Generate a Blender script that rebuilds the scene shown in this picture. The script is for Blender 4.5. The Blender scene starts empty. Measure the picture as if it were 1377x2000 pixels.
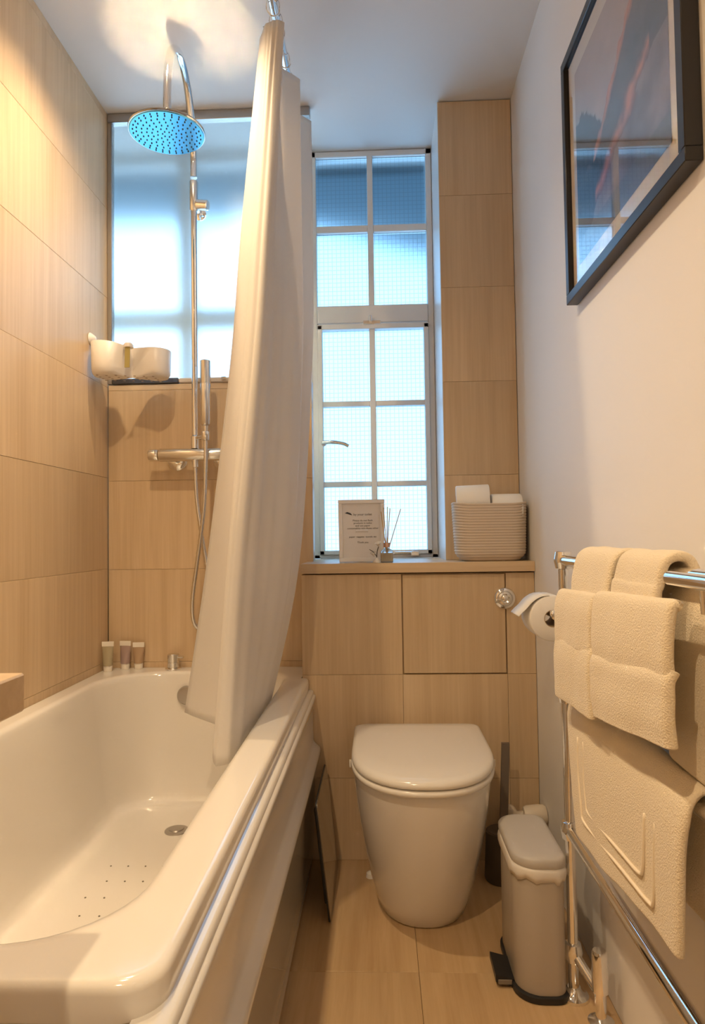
import bpy, bmesh, math, random
from mathutils import Vector, Matrix
random.seed(7)
SC = bpy.context.scene
COL = SC.collection

# ------------------------------------------------------------------ camera
FPX, CAM_H, YAW, PITCH, ROLL = 1306.0, .9876, .0389, .0354, .0143
cam_d = bpy.data.cameras.new('camera')
cam_d.sensor_fit = 'VERTICAL'; cam_d.sensor_height = 36.0; cam_d.sensor_width = 36.0
cam_d.lens = FPX / 2000.0 * 36.0
cam_d.clip_start = .02
cam = bpy.data.objects.new('camera', cam_d); COL.objects.link(cam)
_f = Vector((-math.sin(YAW)*math.cos(PITCH), math.cos(YAW)*math.cos(PITCH), math.sin(PITCH)))
_r = Vector((math.cos(YAW), math.sin(YAW), 0)); _u = _r.cross(_f)
_r2 = math.cos(ROLL)*_r - math.sin(ROLL)*_u
_u2 = math.sin(ROLL)*_r + math.cos(ROLL)*_u
cam.matrix_world = Matrix(((_r2.x, _u2.x, -_f.x, 0), (_r2.y, _u2.y, -_f.y, 0), (_r2.z, _u2.z, -_f.z, CAM_H), (0, 0, 0, 1)))
SC.camera = cam

# ------------------------------------------------------------------ world, exposure, light levels
SKY_COL, SKY_STR = (.40, .70, 1.0), 3.1
LAMP_COL = (1.0, .735, .44)
LAMP_WATT = {'shower': 36.0, 'bath': 37.0, 'entry': 60.0}
w = bpy.data.worlds.new('sky'); SC.world = w; w.use_nodes = True
nt = w.node_tree; bg = nt.nodes['Background']
tc = nt.nodes.new('ShaderNodeTexCoord'); sx = nt.nodes.new('ShaderNodeSeparateXYZ')
rp = nt.nodes.new('ShaderNodeValToRGB')
nt.links.new(tc.outputs['Generated'], sx.inputs[0]); nt.links.new(sx.outputs['Z'], rp.inputs[0]); nt.links.new(rp.outputs[0], bg.inputs['Color'])
rp.color_ramp.elements[0].position = 0.0; rp.color_ramp.elements[0].color = (.62, .81, 1, 1)
rp.color_ramp.elements[1].position = .75; rp.color_ramp.elements[1].color = (*SKY_COL, 1)
bg.inputs['Strength'].default_value = SKY_STR
w.cycles.sampling_method = 'NONE'   # the sky is only ever seen through obscured panes
SC.view_settings.view_transform = 'Standard'
SC.view_settings.look = 'None'
SC.view_settings.gamma = 1.0
SC.view_settings.use_curve_mapping = False
SC.view_settings.exposure = 0.34
SC.cycles.sample_clamp_indirect = 0.0
SC.cycles.blur_glossy = 0.0
SC.cycles.max_bounces = 8
SC.cycles.use_light_tree = False
SC.cycles.use_adaptive_sampling = True
SC.cycles.adaptive_threshold = .02
SC.cycles.diffuse_bounces = 4
SC.cycles.glossy_bounces = 4
SC.cycles.transmission_bounces = 8

# ------------------------------------------------------------------ room measures (metres)
XL, XR = -.928, .474
YW, YP, YN, YF = 2.257, 2.072, 2.533, -.75
ZC = 2.476
XPL = .2235          # left side of the tiled pier
XPE = -.222          # free end of the shower end wall
ZS = .902            # shelf top
PITCH_T = .3125

# ------------------------------------------------------------------ helpers
def tag(o, label=None, cat=None, group=None, kind=None):
    if label: o['label'] = label
    if cat: o['category'] = cat
    if group: o['group'] = group
    if kind: o['kind'] = kind
    return o
def empty(name, loc=(0, 0, 0), label=None, cat=None, group=None, kind=None):
    o = bpy.data.objects.new(name, None); COL.objects.link(o); o.location = loc
    o.empty_display_size = .05
    return tag(o, label, cat, group, kind)
def obj(name, bm, mat, parent=None, smooth=40, world=True):
    """link a bmesh as ONE object; verts are given in world space, moved into the parent's space"""
    me = bpy.data.meshes.new(name)
    bmesh.ops.recalc_face_normals(bm, faces=bm.faces)
    if parent is not None and world:
        loc = Vector(parent['_w']) if '_w' in parent else parent.location
        p = parent.parent
        while p is not None and '_w' not in parent: loc = loc + p.location; p = p.parent
        bmesh.ops.translate(bm, verts=bm.verts, vec=-loc)
    bm.to_mesh(me); bm.free()
    if smooth:
        me.polygons.foreach_set('use_smooth', [True]*len(me.polygons))
        me.set_sharp_from_angle(angle=math.radians(smooth))
    me.materials.append(mat)
    o = bpy.data.objects.new(name, me); COL.objects.link(o)
    if parent is not None: o.parent = parent
    return o
def B(): return bmesh.new()
def box(bm, x0, x1, y0, y1, z0, z1, bev=0, seg=1):
    vs = [bm.verts.new((x, y, z)) for x in (x0, x1) for y in (y0, y1) for z in (z0, z1)]
    fs = [bm.faces.new([vs[i] for i in q]) for q in ((0, 1, 3, 2), (4, 6, 7, 5), (0, 4, 5, 1), (2, 3, 7, 6), (0, 2, 6, 4), (1, 5, 7, 3))]
    if bev:
        es = list({e for f in fs for e in f.edges})
        bmesh.ops.bevel(bm, geom=es, offset=bev, segments=seg, affect='EDGES', profile=.5)
    return bm
def loft(bm, rings, cap0=True, cap1=True, closed=True):
    """rings: lists of equal length of points"""
    R = [[bm.verts.new(p) for p in r] for r in rings]
    n = len(R[0])
    for a, b in zip(R, R[1:]):
        for i in range(n if closed else n-1):
            j = (i+1) % n
            bm.faces.new((a[i], a[j], b[j], b[i]))
    if cap0: bm.faces.new(R[0][::-1])
    if cap1: bm.faces.new(R[-1])
    return bm
def basis(d):
    d = Vector(d).normalized()
    a = Vector((0, 0, 1)) if abs(d.z) < .9 else Vector((1, 0, 0))
    u = d.cross(a).normalized(); v = d.cross(u).normalized()
    return d, u, v
def circ(c, d, r, n=20):
    _, u, v = basis(d); c = Vector(c)
    return [c + u*(r*math.cos(2*math.pi*i/n)) + v*(r*math.sin(2*math.pi*i/n)) for i in range(n)]
def lathe(bm, c, d, prof, n=24):
    """prof: (distance along d, radius)"""
    c = Vector(c); dd = Vector(d).normalized()
    return loft(bm, [circ(c + dd*t, dd, max(r, 1e-4), n) for t, r in prof])
def cyl(bm, p0, p1, r, n=20, ch=0):
    p0 = Vector(p0); p1 = Vector(p1); L = (p1-p0).length
    pr = [(0, r), (L, r)] if not ch else [(0, r-ch), (ch, r), (L-ch, r), (L, r-ch)]
    return lathe(bm, p0, p1-p0, pr, n)
def spline(pts, k=8):
    P = [Vector(p) for p in pts]; P = [P[0]*2-P[1]] + P + [P[-1]*2-P[-2]]; out = []
    for i in range(1, len(P)-2):
        a, b, c, d = P[i-1:i+3]
        for s in range(k):
            t = s/k
            out.append(.5*((2*b) + (c-a)*t + (2*a-5*b+4*c-d)*t*t + (3*b-a-3*c+d)*t**3))
    out.append(P[-2]); return out
def tube(bm, pts, r, n=14):
    pts = [Vector(p) for p in pts]
    d0 = (pts[1]-pts[0]).normalized(); _, u, v = basis(d0); rings = []
    for i, p in enumerate(pts):
        d = (pts[min(i+1, len(pts)-1)] - pts[max(i-1, 0)]).normalized()
        u = (u - d*u.dot(d)).normalized(); v = d.cross(u)
        rr = r[i] if isinstance(r, (list, tuple)) else r
        rings.append([p + u*(rr*math.cos(2*math.pi*k/n)) + v*(rr*math.sin(2*math.pi*k/n)) for k in range(n)])
    return loft(bm, rings)
def rrect(x0, x1, y0, y1, r, z, k=6):
    """rounded rectangle ring, 4*(k+1) points; r may be 4 radii (x1y1, x0y1, x0y0, x1y0)"""
    rs = r if isinstance(r, (tuple, list)) else (r,)*4
    out = []
    for (cx, cy, a0), q in zip(((1, 1, 0), (0, 1, 90), (0, 0, 180), (1, 0, 270)), rs):
        X = x1-q if cx else x0+q; Y = y1-q if cy else y0+q
        for i in range(k+1):
            a = math.radians(a0 + 90*i/k)
            out.append(Vector((X+q*math.cos(a), Y+q*math.sin(a), z)))
    return out
def prism(bm, pts2, axis, a, b):
    """extrude a 2D outline along axis 'X','Y','Z' from a to b"""
    def P(p, t): return {'X': (t, p[0], p[1]), 'Y': (p[0], t, p[1]), 'Z': (p[0], p[1], t)}[axis]
    return loft(bm, [[P(p, a) for p in pts2], [P(p, b) for p in pts2]])

# ------------------------------------------------------------------ materials
def mat(name, col, rough=.5, metal=0, spec=.5, bump=None, sheen=0, coat=0, trans=0, ior=1.45):
    m = bpy.data.materials.new(name); m.use_nodes = True
    b = m.node_tree.nodes['Principled BSDF']
    b.inputs['Base Color'].default_value = (*col, 1); b.inputs['Roughness'].default_value = rough
    b.inputs['Metallic'].default_value = metal; b.inputs['Specular IOR Level'].default_value = spec
    b.inputs['IOR'].default_value = ior
    if sheen: b.inputs['Sheen Weight'].default_value = sheen
    if coat: b.inputs['Coat Weight'].default_value = coat; b.inputs['Coat Roughness'].default_value = .08
    if trans: b.inputs['Transmission Weight'].default_value = trans
    if bump:
        N = m.node_tree; t = N.nodes.new('ShaderNodeTexNoise'); g = N.nodes.new('ShaderNodeNewGeometry')
        t.inputs['Scale'].default_value = bump[0]; t.inputs['Detail'].default_value = 4
        bp = N.nodes.new('ShaderNodeBump'); bp.inputs['Strength'].default_value = bump[1]; bp.inputs['Distance'].default_value = bump[2]
        N.links.new(g.outputs['Position'], t.inputs['Vector']); N.links.new(t.outputs['Fac'], bp.inputs['Height']); N.links.new(bp.outputs[0], b.inputs['Normal'])
    return m
def wood_tile(name, c0, c1, stretch, rough=.42, vary=.10):
    """wood-effect porcelain: fine straight grain, drawn in world space, shifted per tile"""
    m = bpy.data.materials.new(name); m.use_nodes = True; N = m.node_tree; L = N.links.new
    b = N.nodes['Principled BSDF']; b.inputs['Roughness'].default_value = rough; b.inputs['Specular IOR Level'].default_value = .4
    g = N.nodes.new('ShaderNodeNewGeometry'); oi = N.nodes.new('ShaderNodeObjectInfo')
    ml = N.nodes.new('ShaderNodeMath'); ml.operation = 'MULTIPLY'; ml.inputs[1].default_value = 9.0
    ad = N.nodes.new('ShaderNodeVectorMath'); ad.operation = 'ADD'
    mp = N.nodes.new('ShaderNodeMapping'); mp.inputs['Scale'].default_value = stretch
    L(oi.outputs['Random'], ml.inputs[0]); L(g.outputs['Position'], ad.inputs[0]); L(ml.outputs[0], ad.inputs[1]); L(ad.outputs[0], mp.inputs[0])
    n1 = N.nodes.new('ShaderNodeTexNoise'); n1.inputs['Scale'].default_value = 1; n1.inputs['Detail'].default_value = 6; n1.inputs['Roughness'].default_value = .6; n1.inputs['Distortion'].default_value = .35
    n2 = N.nodes.new('ShaderNodeTexNoise'); n2.inputs['Scale'].default_value = .22; n2.inputs['Detail'].default_value = 3
    L(mp.outputs[0], n1.inputs['Vector']); L(mp.outputs[0], n2.inputs['Vector'])
    mx = N.nodes.new('ShaderNodeMath'); mx.operation = 'MULTIPLY_ADD'; mx.inputs[1].default_value = .55
    L(n1.outputs['Fac'], mx.inputs[0])
    h = N.nodes.new('ShaderNodeMath'); h.operation = 'MULTIPLY'; h.inputs[1].default_value = .45; L(n2.outputs['Fac'], h.inputs[0]); L(h.outputs[0], mx.inputs[2])
    r = N.nodes.new('ShaderNodeValToRGB'); r.color_ramp.elements[0].position = .34; r.color_ramp.elements[1].position = .66
    r.color_ramp.elements[0].color = (*c0, 1); r.color_ramp.elements[1].color = (*c1, 1); L(mx.outputs[0], r.inputs[0])
    hv = N.nodes.new('ShaderNodeHueSaturation'); mr = N.nodes.new('ShaderNodeMapRange')
    mr.inputs['To Min'].default_value = 1-vary/2; mr.inputs['To Max'].default_value = 1+vary/2
    L(oi.outputs['Random'], mr.inputs['Value']); L(mr.outputs[0], hv.inputs['Value']); L(r.outputs[0], hv.inputs['Color']); L(hv.outputs[0], b.inputs['Base Color'])
    bp = N.nodes.new('ShaderNodeBump'); bp.inputs['Strength'].default_value = .12; bp.inputs['Distance'].default_value = .001
    L(mx.outputs[0], bp.inputs['Height']); L(bp.outputs[0], b.inputs['Normal'])
    return m
WOOD0, WOOD1 = (.55, .40, .245), (.68, .525, .345)
M = {}
M['tile_v'] = wood_tile('wood_effect_wall_tile', WOOD0, WOOD1, (75, 75, 2.2))
M['tile_f'] = wood_tile('wood_effect_floor_tile', (.47, .31, .16), (.62, .44, .25), (60, 3.0, 60), rough=.38)
M['tile_h'] = wood_tile('wood_effect_shelf_tile', WOOD0, WOOD1, (3.0, 75, 75))
M['grout'] = mat('beige_grout', (.46, .335, .21), .8)
M['ceiling'] = mat('ceiling_white_paint', (.70, .69, .675), .6, bump=(160, .03, .001))
M['wall'] = mat('warm_white_wall_paint', (.80, .785, .77), .55, bump=(140, .04, .001))
M['window_paint'] = mat('white_window_gloss_paint', (.78, .78, .77), .35)
M['acrylic'] = mat('white_acrylic', (.80, .77, .72), .12, coat=.4)
M['acrylic_panel'] = mat('white_acrylic_panel', (.72, .70, .67), .14, coat=.4)
M['ceramic'] = mat('white_ceramic', (.80, .775, .735), .14, coat=.5)
M['seat'] = mat('white_seat_plastic', (.80, .775, .735), .16)
M['chrome'] = mat('chrome', (.86, .86, .86), .06, 1)
M['chrome_soft'] = mat('brushed_chrome', (.80, .79, .77), .2, 1)
M['head_top'] = mat('polished_head_top', (.46, .46, .45), .07, 1)
M['alu'] = mat('grey_aluminium_profile', (.46, .44, .42), .35, 1)
M['dark_metal'] = mat('dark_anodised_metal', (.10, .10, .11), .35, .6)
M['rubber'] = mat('dark_rubber', (.035, .035, .04), .6)
M['black_plastic'] = mat('black_plastic', (.02, .02, .022), .4)
M['black_frame'] = mat('black_stained_wood', (.018, .018, .022), .30)
M['matboard'] = mat('cream_mount_board', (.74, .71, .65), .8)
M['towel'] = mat('cream_terry_cotton', (.86, .75, .57), .95, spec=.1, sheen=.3, bump=(420, .9, .0028))
M['towel_band'] = mat('cream_woven_towel_band', (.87, .77, .61), .8, spec=.15, sheen=.2, bump=(900, .3, .001))
M['paper'] = mat('white_paper_roll', (.86, .85, .83), .9, spec=.1, bump=(260, .15, .001))
M['card'] = mat('brown_card_tube', (.45, .34, .22), .9)
M['plastic_white'] = mat('white_moulded_plastic', (.80, .76, .72), .35)
M['strip'] = mat('olive_yellow_strip', (.45, .38, .14), .5)
M['bin'] = mat('warm_grey_painted_metal', (.50, .455, .40), .35)
M['bin_lid'] = mat('grey_bin_lid', (.52, .50, .48), .4)
M['liner'] = mat('white_bin_liner', (.75, .72, .68), .4)
M['pipe'] = mat('off_white_plastic_pipe', (.66, .58, .48), .35)
M['brush'] = mat('grey_brown_handle', (.20, .165, .14), .4, .3)
M['print_white'] = mat('white_printed_card', (.84, .82, .81), .7)
M['ink'] = mat('dark_grey_ink', (.06, .06, .065), .8)
M['sign_frame'] = mat('white_sign_frame', (.88, .87, .87), .45)
M['reed'] = mat('natural_reed', (.58, .42, .22), .7)
M['pane_shading'] = mat('blue_grey_pane_shading', (.09, .14, .17), .9, bump=(40, .5, .01))  # dark surface of the added slab and wall that shade the panes
M['tube_body'] = mat('milky_tube_plastic', (.70, .58, .45), .25, trans=.35)
M['cap'] = mat('white_cap', (.85, .80, .72), .3)
M['glass_clear'] = mat('clear_bottle_glass', (.95, .97, .96), .03, trans=1)
M['oil'] = mat('straw_coloured_oil', (.66, .58, .42), .15)
M['bin_shadow'] = M['rubber']

def curtain_mat():
    m = mat('white_curtain_polyester', (.90, .885, .87), .75, spec=.2, sheen=.15, bump=(500, .12, .001))
    N = m.node_tree; b = N.nodes['Principled BSDF']; out = N.nodes['Material Output']
    t = N.nodes.new('ShaderNodeBsdfTranslucent'); t.inputs['Color'].default_value = (.86, .83, .80, 1)
    x = N.nodes.new('ShaderNodeMixShader'); x.inputs[0].default_value = .34
    N.links.new(b.outputs[0], x.inputs[1]); N.links.new(t.outputs[0], x.inputs[2]); N.links.new(x.outputs[0], out.inputs[0])
    return m
M['curtain'] = curtain_mat()
def glass_mat(name, rough, col=(.93, .97, 1), grid=None, ior=1.45):
    m = bpy.data.materials.new(name); m.use_nodes = True; N = m.node_tree; L = N.links.new
    N.nodes.remove(N.nodes['Principled BSDF']); out = N.nodes['Material Output']
    g = N.nodes.new('ShaderNodeBsdfGlass'); g.inputs['Roughness'].default_value = rough; g.inputs['Color'].default_value = (*col, 1); g.inputs['IOR'].default_value = ior
    if not grid: L(g.outputs[0], out.inputs[0]); return m
    # fine square wire net cast into the pane
    geo = N.nodes.new('ShaderNodeNewGeometry'); s = N.nodes.new('ShaderNodeSeparateXYZ'); L(geo.outputs['Position'], s.inputs[0])
    masks = []
    for ax in ('X', 'Z'):
        d = N.nodes.new('ShaderNodeMath'); d.operation = 'DIVIDE'; d.inputs[1].default_value = grid; L(s.outputs[ax], d.inputs[0])
        f = N.nodes.new('ShaderNodeMath'); f.operation = 'FRACT'; L(d.outputs[0], f.inputs[0])
        c = N.nodes.new('ShaderNodeMath'); c.operation = 'LESS_THAN'; c.inputs[1].default_value = .13; L(f.outputs[0], c.inputs[0]); masks.append(c)
    mxm = N.nodes.new('ShaderNodeMath'); mxm.operation = 'MAXIMUM'; L(masks[0].outputs[0], mxm.inputs[0]); L(masks[1].outputs[0], mxm.inputs[1])
    ml = N.nodes.new('ShaderNodeMath'); ml.operation = 'MULTIPLY'; ml.inputs[1].default_value = .24; L(mxm.outputs[0], ml.inputs[0])
    df = N.nodes.new('ShaderNodeBsdfDiffuse'); df.inputs['Color'].default_value = (.30, .36, .40, 1)
    x = N.nodes.new('ShaderNodeMixShader'); L(ml.outputs[0], x.inputs[0]); L(g.outputs[0], x.inputs[1]); L(df.outputs[0], x.inputs[2]); L(x.outputs[0], out.inputs[0])
    return m
M['pane'] = glass_mat('obscured_wired_glass', .30, (.66, .82, .93), grid=.0165)
M['pane_plain'] = glass_mat('obscured_glass', .04)
M['frosted'] = glass_mat('frosted_screen_glass', .30, (.90, .97, 1))
M['picture_glass'] = glass_mat('picture_glass', 0.0, (1, 1, 1))
def emit(name, col, s):
    m = bpy.data.materials.new(name); m.use_nodes = True; N = m.node_tree
    N.nodes.remove(N.nodes['Principled BSDF']); e = N.nodes.new('ShaderNodeEmission')
    e.inputs['Color'].default_value = (*col, 1); e.inputs['Strength'].default_value = s
    N.links.new(e.outputs[0], N.nodes['Material Output'].inputs[0]); return m

def tiles(parent, mtl, plane, at, depth, us, vs, name='tile', gap=.0008, skip=()):
    """chamfered tiles on a wall/floor. plane: 'X' (u=y,v=z) 'Y' (u=x,v=z) 'Z' (u=x,v=y); faces lie at `at`, body goes `depth` behind"""
    for i in range(len(us)-1):
        for j in range(len(vs)-1):
            if (i, j) in skip: continue
            one_tile(parent, mtl, plane, at, depth, us[i], us[i+1], vs[j], vs[j+1], name, gap)
def one_tile(parent, mtl, plane, at, depth, u0, u1, v0, v1, name='tile', gap=.0008):
    g = gap/2; c = .0005; bm = B(); jit = random.uniform(-.0003, .0003)
    s = 1 if depth > 0 else -1
    def ring(i, t):
        q = [(u0+g+i, v0+g+i), (u1-g-i, v0+g+i), (u1-g-i, v1-g-i), (u0+g+i, v1-g-i)]
        return [{'X': (t, a, b), 'Y': (a, t, b), 'Z': (a, b, t)}[plane] for a, b in q]
    loft(bm, [ring(0, at+depth+jit), ring(0, at+s*c+jit), ring(c, at+jit)])
    return obj(name, bm, mtl, parent, smooth=0)

# ================================================================== THE ROOM
# floor
fl = obj('floor', box(B(), XL-.42, XR+.15, YF-.1, YN+.12, -.12, -.008), M['grout']); tag(fl, kind='structure')
for (u0, u1, v0, v1) in [(a, b, c, d) for (a, b) in ((XL, -.555), (-.555, .075), (.075, XR)) for (c, d) in ((YF, -.34), (-.34, .29), (.29, .92), (.92, 1.55), (1.55, YP+.01))]:
    one_tile(fl, M['tile_f'], 'Z', 0, -.008, u0, u1, v0, v1)
# ceiling
ce = obj('ceiling', box(B(), XL-.42, XR+.15, YF-.1, YN+.12, ZC, ZC+.12), M['ceiling']); tag(ce, kind='structure')
# left wall with tiles
wl = obj('wall_left', box(B(), XL-.40, XL-.008, YF-.1, YW+.05, 0, ZC), M['grout']); tag(wl, kind='structure')
rows = [.261, .574, .886, 1.198, 1.511, 1.823, 2.136, 2.448, ZC]
tiles(wl, M['tile_v'], 'X', XL, -.008, [YF, -.31, .32, .95, 1.58, YW+.003], rows)
wrl = obj('wall_recess', box(B(), XL-.40, XL-.30, YW+.05, YN+.12, 0, ZC), M['window_paint']); tag(wrl, kind='structure')
# right wall
wr = obj('wall_right', box(B(), XR, XR+.12, YF-.1, YN+.12, 0, ZC), M['wall']); tag(wr, kind='structure')
# wall behind the camera, with a door
wf = obj('wall_front', box(B(), XL, XR, YF-.1, YF, 0, ZC), M['wall']); tag(wf, kind='structure')
dr = empty('door_1', (-.05, YF, 0), kind='structure')
obj('door_leaf', box(B(), -.42, .34, YF+.002, YF+.04, .005, 2.0, .003), M['window_paint'], dr)
obj('door_frame', prism(B(), [(-.48, 0), (-.43, 0), (-.43, 2.02), (.35, 2.02), (.35, 0), (.40, 0), (.40, 2.08), (-.48, 2.08)], 'Y', YF+.001, YF+.03), M['window_paint'], dr)
bm = B(); cyl(bm, (.28, YF+.04, 1.0), (.28, YF+.09, 1.0), .011); cyl(bm, (.285, YF+.085, 1.0), (.17, YF+.085, 1.0), .009)
obj('door_handle', bm, M['chrome'], dr)
# back wall: tiled pier beside the window, wall under the window
wb = obj('wall_back', box(B(), XPL, XR, YW+.008, YN+.12, 0, ZC), M['window_paint']); tag(wb, kind='structure')
pr_rows = [ZS, 1.186, 1.503, 1.826, 2.144, ZC-.004]
tiles(wb, M['tile_v'], 'Y', YW, .008, [XPL, XR-.002], pr_rows)
wu = obj('wall_under_window', box(B(), XL-.30, XPL, YN, YN+.12, 0, ZS-.002), M['window_paint']); tag(wu, kind='structure')
# shower end wall (half height, glass above)
we = obj('wall_shower_end', box(B(), XL, XPE, YW+.008, YW+.055, 0, 1.52), M['tile_v']); tag(we, kind='structure')
tiles(we, M['tile_v'], 'Y', YW, .008, [XL+.003, -.42, XPE], [.26, .57, .883, 1.186, 1.498])
one_tile(we, M['tile_h'], 'Y', YW, .008, XL+.003, XPE, 1.498, 1.518)

# concealed cistern boxing with tiled front
cb = obj('cistern_boxing', box(B(), -.2428, XR, YP+.008, YP+.16, 0, .868), M['grout'])
tag(cb, 'boxed-in cistern clad in beige wood-effect tiles behind the toilet', kind='structure')
xs_ = [-.2428, .067, .386, XR-.001]; zs_ = [0.0, .246, .560, .868]
for i in range(3):
    for j in range(3):
        if (i, j) == (1, 2): continue
        one_tile(cb, M['tile_v'], 'Y', YP, .008, xs_[i], xs_[i+1], zs_[j], zs_[j+1])
ap = one_tile(cb, M['tile_v'], 'Y', YP-.0025, .0095, .069, .384, .562, .866, 'access_panel', .004)
ap['label'] = 'square removable tiled access panel'
sh = obj('window_shelf', prism(B(), [(-.2428, YP-.012), (XR-.001, YP-.012), (XR-.001, YW-.002), (XPL-.002, YW-.002), (XPL-.002, YN-.002), (XPE+.002, YN-.002), (XPE+.002, YW-.002), (-.2428, YW-.002)], 'Z', .872, ZS), M['tile_h'], smooth=30)
tag(sh, 'long wood-effect ledge under the window above the toilet', 'shelf')

# ------------------------------------------------------------------ windows
def window(name, x0, x1, bars_x, fixed, opening, extra=None):
    """steel window at YN. fixed / opening: lists of z ranges of panes"""
    root = empty(name, ((x0+x1)/2, YN, ZS), kind='structure')
    return root
Wn = empty('window_1', (0, YN, ZS), kind='structure')
wx0, wx1 = -.245, XPL-.001
ft = .022
WP = M['window_paint']
obj('window_frame', box(box(box(box(B(), wx0, wx0+ft, YN, YN+.05, ZS, ZC-.002, .002), wx1-ft, wx1, YN, YN+.05, ZS, ZC-.002, .002), wx0, wx1, YN, YN+.05, ZC-.024, ZC-.002, .002), wx0, wx1, YN, YN+.05, ZS, ZS+.014, .002), WP, Wn)
obj('transom', box(B(), wx0+ft, wx1-ft, YN-.006, YN+.05, 1.800, 1.868, .003), WP, Wn)
cas = obj('casement_frame', box(box(box(box(B(), wx0+ft, wx0+ft+.018, YN-.012, YN+.03, ZS+.014, 1.792, .002), wx1-ft-.018, wx1-ft, YN-.012, YN+.03, ZS+.014, 1.792, .002), wx0+ft, wx1-ft, YN-.012, YN+.03, 1.775, 1.795, .002), wx0+ft, wx1-ft, YN-.012, YN+.03, ZS+.014, ZS+.03, .002), WP, Wn)
mx = -.014
for z0, z1 in ((1.868, ZC-.024), (ZS+.03, 1.776)):
    obj('mullion', box(B(), mx-.011, mx+.011, YN-.004, YN+.03, z0, z1, .002), WP, Wn)
for z in (2.167, 1.490, 1.183):
    for a, b in ((wx0+ft, mx-.011), (mx+.011, wx1-ft)):
        obj('glazing_bar', box(B(), a, b, YN-.003, YN+.03, z-.010 if z < 2 else z-.013, z+.010 if z < 2 else z+.013, .002), WP, Wn)
pz = [(1.868, 2.154), (2.18, ZC-.024), (ZS+.03, 1.173), (1.193, 1.48), (1.50, 1.776)]
for z0, z1 in pz:
    e = ft if z0 > 1.8 else ft+.018
    for a, b in ((wx0+e, mx-.011), (mx+.011, wx1-e)):
        obj('pane', box(B(), a, b, YN+.014, YN+.019, z0, z1), M['pane'], Wn, smooth=0)
bm = B(); box(bm, mx-.034, mx+.034, YN-.016, YN-.005, 1.790, 1.806, .002); cyl(bm, (mx-.005, YN-.02, 1.80), (mx-.005, YN-.02, 1.822), .006, 12)
obj('catch', bm, M['chrome'], Wn)
bm = B(); cyl(bm, (-.20, YN-.012, 1.335), (-.20, YN-.045, 1.335), .011, 14); tube(bm, spline([(-.205, YN-.045, 1.337), (-.17, YN-.05, 1.338), (-.13, YN-.05, 1.332), (-.108, YN-.048, 1.322)]), [.008]*12+[.007]*13, 10)
obj('casement_handle', bm, M['chrome'], Wn)
bm = B(); tube(bm, [(.06, YN-.02, ZS+.020), (.13, YN-.025, ZS+.020)], .004, 8); box(bm, .118, .150, YN-.035, YN-.01, ZS+.006, ZS+.026, .003); cyl(bm, (.128, YN-.035, ZS+.018), (.128, YN-.04, ZS+.018), .004, 10)
obj('window_stay', bm, M['chrome'], Wn)
# second window behind the frosted screen
W2 = empty('window_2', (-.6, YN, ZS), kind='structure')
vx0, vx1 = XL-.30, wx0
obj('window_frame', box(box(box(box(B(), vx0, vx0+.03, YN, YN+.05, ZS, ZC-.002), vx1-.045, vx1, YN, YN+.05, ZS, ZC-.002), vx0+.03, vx1-.045, YN, YN+.05, ZC-.03, ZC-.002), vx0+.03, vx1-.045, YN, YN+.05, ZS, ZS+.03), WP, W2)
obj('mullion', box(B(), -.758, -.702, YN-.004, YN+.05, ZS+.03, ZC-.03), WP, W2)
for a, b in ((vx0+.03, -.758), (-.702, vx1-.045)):
    obj('transom', box(B(), a, b, YN-.006, YN+.05, 1.798, 1.868), WP, W2)
    for z0, z1 in ((ZS+.03, 1.798), (1.868, ZC-.03)):
        obj('pane', box(B(), a, b, YN+.014, YN+.019, z0, z1), M['pane_plain'], W2, smooth=0)
# frosted glass screen above the shower end wall
fs = empty('frosted_glass_screen', (-.57, YW, 1.52), 'frosted glass shower screen in slim grey metal trim beneath the shower head', 'glass screen')
obj('glass_panel', box(B(), XL+.014, XPE, YW+.008, YW+.014, 1.535, ZC-.03), M['frosted'], fs, smooth=0)
obj('top_profile', box(B(), XL+.002, XPE+.006, YW-.006, YW+.024, ZC-.034, ZC-.003, .002), M['alu'], fs)
obj('side_profile', box(B(), XL+.001, XL+.017, YW-.004, YW+.022, 1.521, ZC-.034, .002), M['alu'], fs)
obj('bottom_profile', box(B(), XL+.017, -.68, YW-.005, YW+.022, 1.520, 1.539, .003), M['dark_metal'], fs)
obj('sealant_bead', box(B(), -.68, XPE, YW-.002, YW+.022, 1.520, 1.538, .004), mat('clear_sealant', (.60, .52, .42), .3), fs)
bm = B(); cyl(bm, (-.528, YW-.012, 1.531), (-.512, YW-.012, 1.531), .006, 12)
obj('clip', bm, M['chrome'], fs)

# outside, unseen: slab and side wall added to darken the top and right panes
rs = obj('pane_shading_slab', prism(B(), [(-1.9, YN+.122), (1.2, YN+.122), (1.2, YN+1.0), (.25, YN+.92), (-.20, YN+.60), (-.45, YN+.48), (-1.9, YN+.48)], 'Z', ZC-.035, ZC+.20), M['pane_shading']); tag(rs, kind='structure')
rw = obj('pane_shading_wall', box(B(), .55, .8, YN+.125, YN+1.3, -.5, ZC-.04), M['pane_shading']); tag(rw, kind='structure')

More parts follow.
